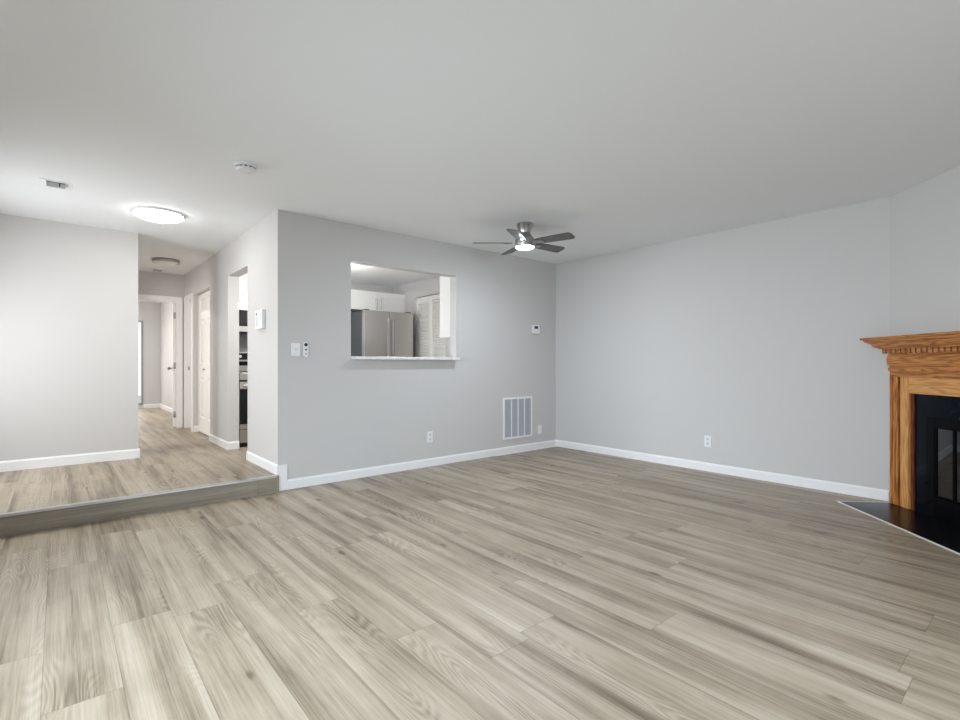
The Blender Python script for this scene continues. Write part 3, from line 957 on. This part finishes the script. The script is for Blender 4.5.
t = thing('wall_cabinet', 'white two-door cabinet above the refrigerator', 'cabinet', (3.605, 6.58, 1.955), 0, 'white kitchen wall cabinets')
MB().box(-.47, .473, .014, .366, 0, .28).build('body', CABW, t)
shaker(t, -.47, -.002, 0, .28, .002, -.035, .02, .18)
shaker(t, .002, .47, 0, .28, .002, .035, .02, .18)
t = thing('wall_cabinet', 'tall white wall cabinet beside the pass-through, hung on its kitchen side', 'cabinet', (3.65, YA + .125, 1.495), 0, 'white kitchen wall cabinets')
MB().box(0, .425, 0, .26, 0, .90, .002).build('body', CABW, t)
o = MB().box(.002, .423, .262, .282, .002, .898, .002).build('door', CABW, t)
MB().tube((.05, .31, .06), (.05, .31, .22), .006).tube((.05, .31, .08), (.05, .278, .08), .005).tube((.05, .31, .20), (.05, .278, .20), .005).build('handle', NICKEL, o, smooth=True)

t = thing('added_pendant_light', 'long lit pendant light added unseen to brighten the kitchen', 'pendant light', (2.36, 5.54, HK))  # invented fixture out of view, added to light kitchen and ceiling
MB().box(-.30, .30, -.02, .02, -.012, 0, .002).build('canopy', TRIM, t)
for x in (-.2, .2):
    MB().tube((x, 0, -.26), (x, 0, -.012), .003).build('wire', NICKEL, t)
MB().box(-.25, .25, -.05, .05, -.34, -.26, .01).build('diffuser', KLAMP, t)
# range with backguard
RX0, RX1, RYF = 1.668, 2.428, 6.46
t = thing('range', 'black and stainless kitchen range seen through the kitchen doorway', 'range', ((RX0 + RX1) / 2, RYF, HU))
hw = (RX1 - RX0) / 2
MB().box(-hw, hw, .03, .485, .055, .895, .002).build('body', STEELD, t)
MB().box(-hw + .02, hw - .02, .06, .45, 0, .055).build('toe_kick', DARK, t)
d = MB().box(-hw, hw, 0, .03, .06, .215, .003).build('storage_drawer', STEEL, t)
d = MB().box(-hw, hw, -.005, .03, .225, .80, .003).build('oven_door', STEEL, t)
MB().box(-hw + .001, hw - .001, -.009, -.004, .285, .715, .002).build('oven_window', BLACKGL, d)
MB().tube((-hw + .03, -.05, .755), (hw - .03, -.05, .755), .013).tube((-hw + .07, -.05, .755), (-hw + .07, 0, .755), .010).tube((hw - .07, -.05, .755), (hw - .07, 0, .755), .010).build('handle', STEEL, d, smooth=True)
MB().box(-hw, hw, -.004, .04, .825, .912, .004).build('control_panel', STEEL, t)
MB().box(-hw, hw, .0, .44, .905, .925, .003).build('cooktop', BLACKGL, t)
for x in (-.19, .19):
    for y in (.12, .32):
        MB().lathe([(.085, .9255), (.088, .9265), (.080, .9265)], 32, (x, y, 0)).build('burner_ring', LOUV, t)
bgd = MB().box(-hw, hw, .425, .485, .915, 1.165, .004).build('backguard', STEEL, t)
MB().box(-hw + .006, hw - .006, .420, .426, 1.075, 1.160, .001).box(-hw + .006, hw - .006, .420, .426, 1.00, 1.052, .001).build('display_panel', BLACKGL, bgd)
for x in (-.33, -.27, .27, .33):
    MB().lathe([(0, .39), (.018, .392), (.020, .42)], 20, (x, 0, 1.118), 'y').build('knob', PLASTIC, bgd, smooth=True)

# over-the-range microwave
t = thing('microwave', 'stainless over-the-range microwave with black door above the range', 'microwave', ((RX0 + RX1) / 2, 6.55, 1.565))
MB().box(-hw, hw, .02, .395, 0, .375, .002).build('body', STEELD, t)
MB().box(-hw, hw, -.004, .02, .27, .375, .003).build('top_panel', STEEL, t)
m = MB()
for k in range(4):
    m.box(-hw + .03, hw - .03, -.006, -.003, .30 + .016 * k, .307 + .016 * k)
m.build('vent_slot', SLOT, t)
MB().box(-hw, hw, -.006, .02, .075, .265, .003).build('door', BLACKGL, t)
MB().box(-hw, hw, -.004, .02, .0, .070, .003).build('bottom_panel', STEEL, t)
MB().tube((.18, -.045, .09), (.18, -.045, .25), .010).tube((.18, -.045, .11), (.18, -.004, .11), .008).tube((.18, -.045, .23), (.18, -.004, .23), .008).build('handle', STEEL, t, smooth=True)
t = thing('wall_cabinet', 'white cabinet above the microwave', 'cabinet', ((RX0 + RX1) / 2, 6.58, 1.945), 0, 'white kitchen wall cabinets')
MB().box(-hw, hw, .014, .366, 0, .44).build('body', CABW, t)
shaker(t, -hw, -.002, 0, .30, .002, -.035, .03, .16)
shaker(t, .002, hw, 0, .30, .002, .035, .03, .16)
MB().box(-hw, hw, .0, .014, .302, .44).build('top_rail', CABW, t)
# backsplash, counter run between range and refrigerator
t = sroot('trim_7', 'grey tile backsplash behind the range', 'backsplash', (RX0, YK - .004, 1.07))
MB().box(-.01, 1.45, -.004, .003, 0, .49).build('tiles', SPLASH, t)
t = thing('base_cabinet', 'white base cabinet between range and refrigerator', 'cabinet', (2.77, 6.40, HU))
MB().box(-.338, .338, .02, .545, .09, .88).build('body', CABW, t)
MB().box(-.338, .338, .06, .5, 0, .09).build('toe_kick', DARK, t)
shaker(t, -.335, -.002, .10, .86, .012, -.04, .66, .82)
shaker(t, .002, .335, .10, .86, .012, .04, .66, .82)
t = thing('worktop', 'white stone worktop between range and refrigerator', 'worktop', (2.77, 6.40, HU + .881))
MB().box(-.34, .34, -.02, .543, 0, .03, .003).build('slab', QUARTZ, t)
# ground outside
struct(MB().box(-9, 10, YBED + .3, 22, -.1, .0).build('ground', GROUND), 'pale ground outside the bedroom window', 'ground')
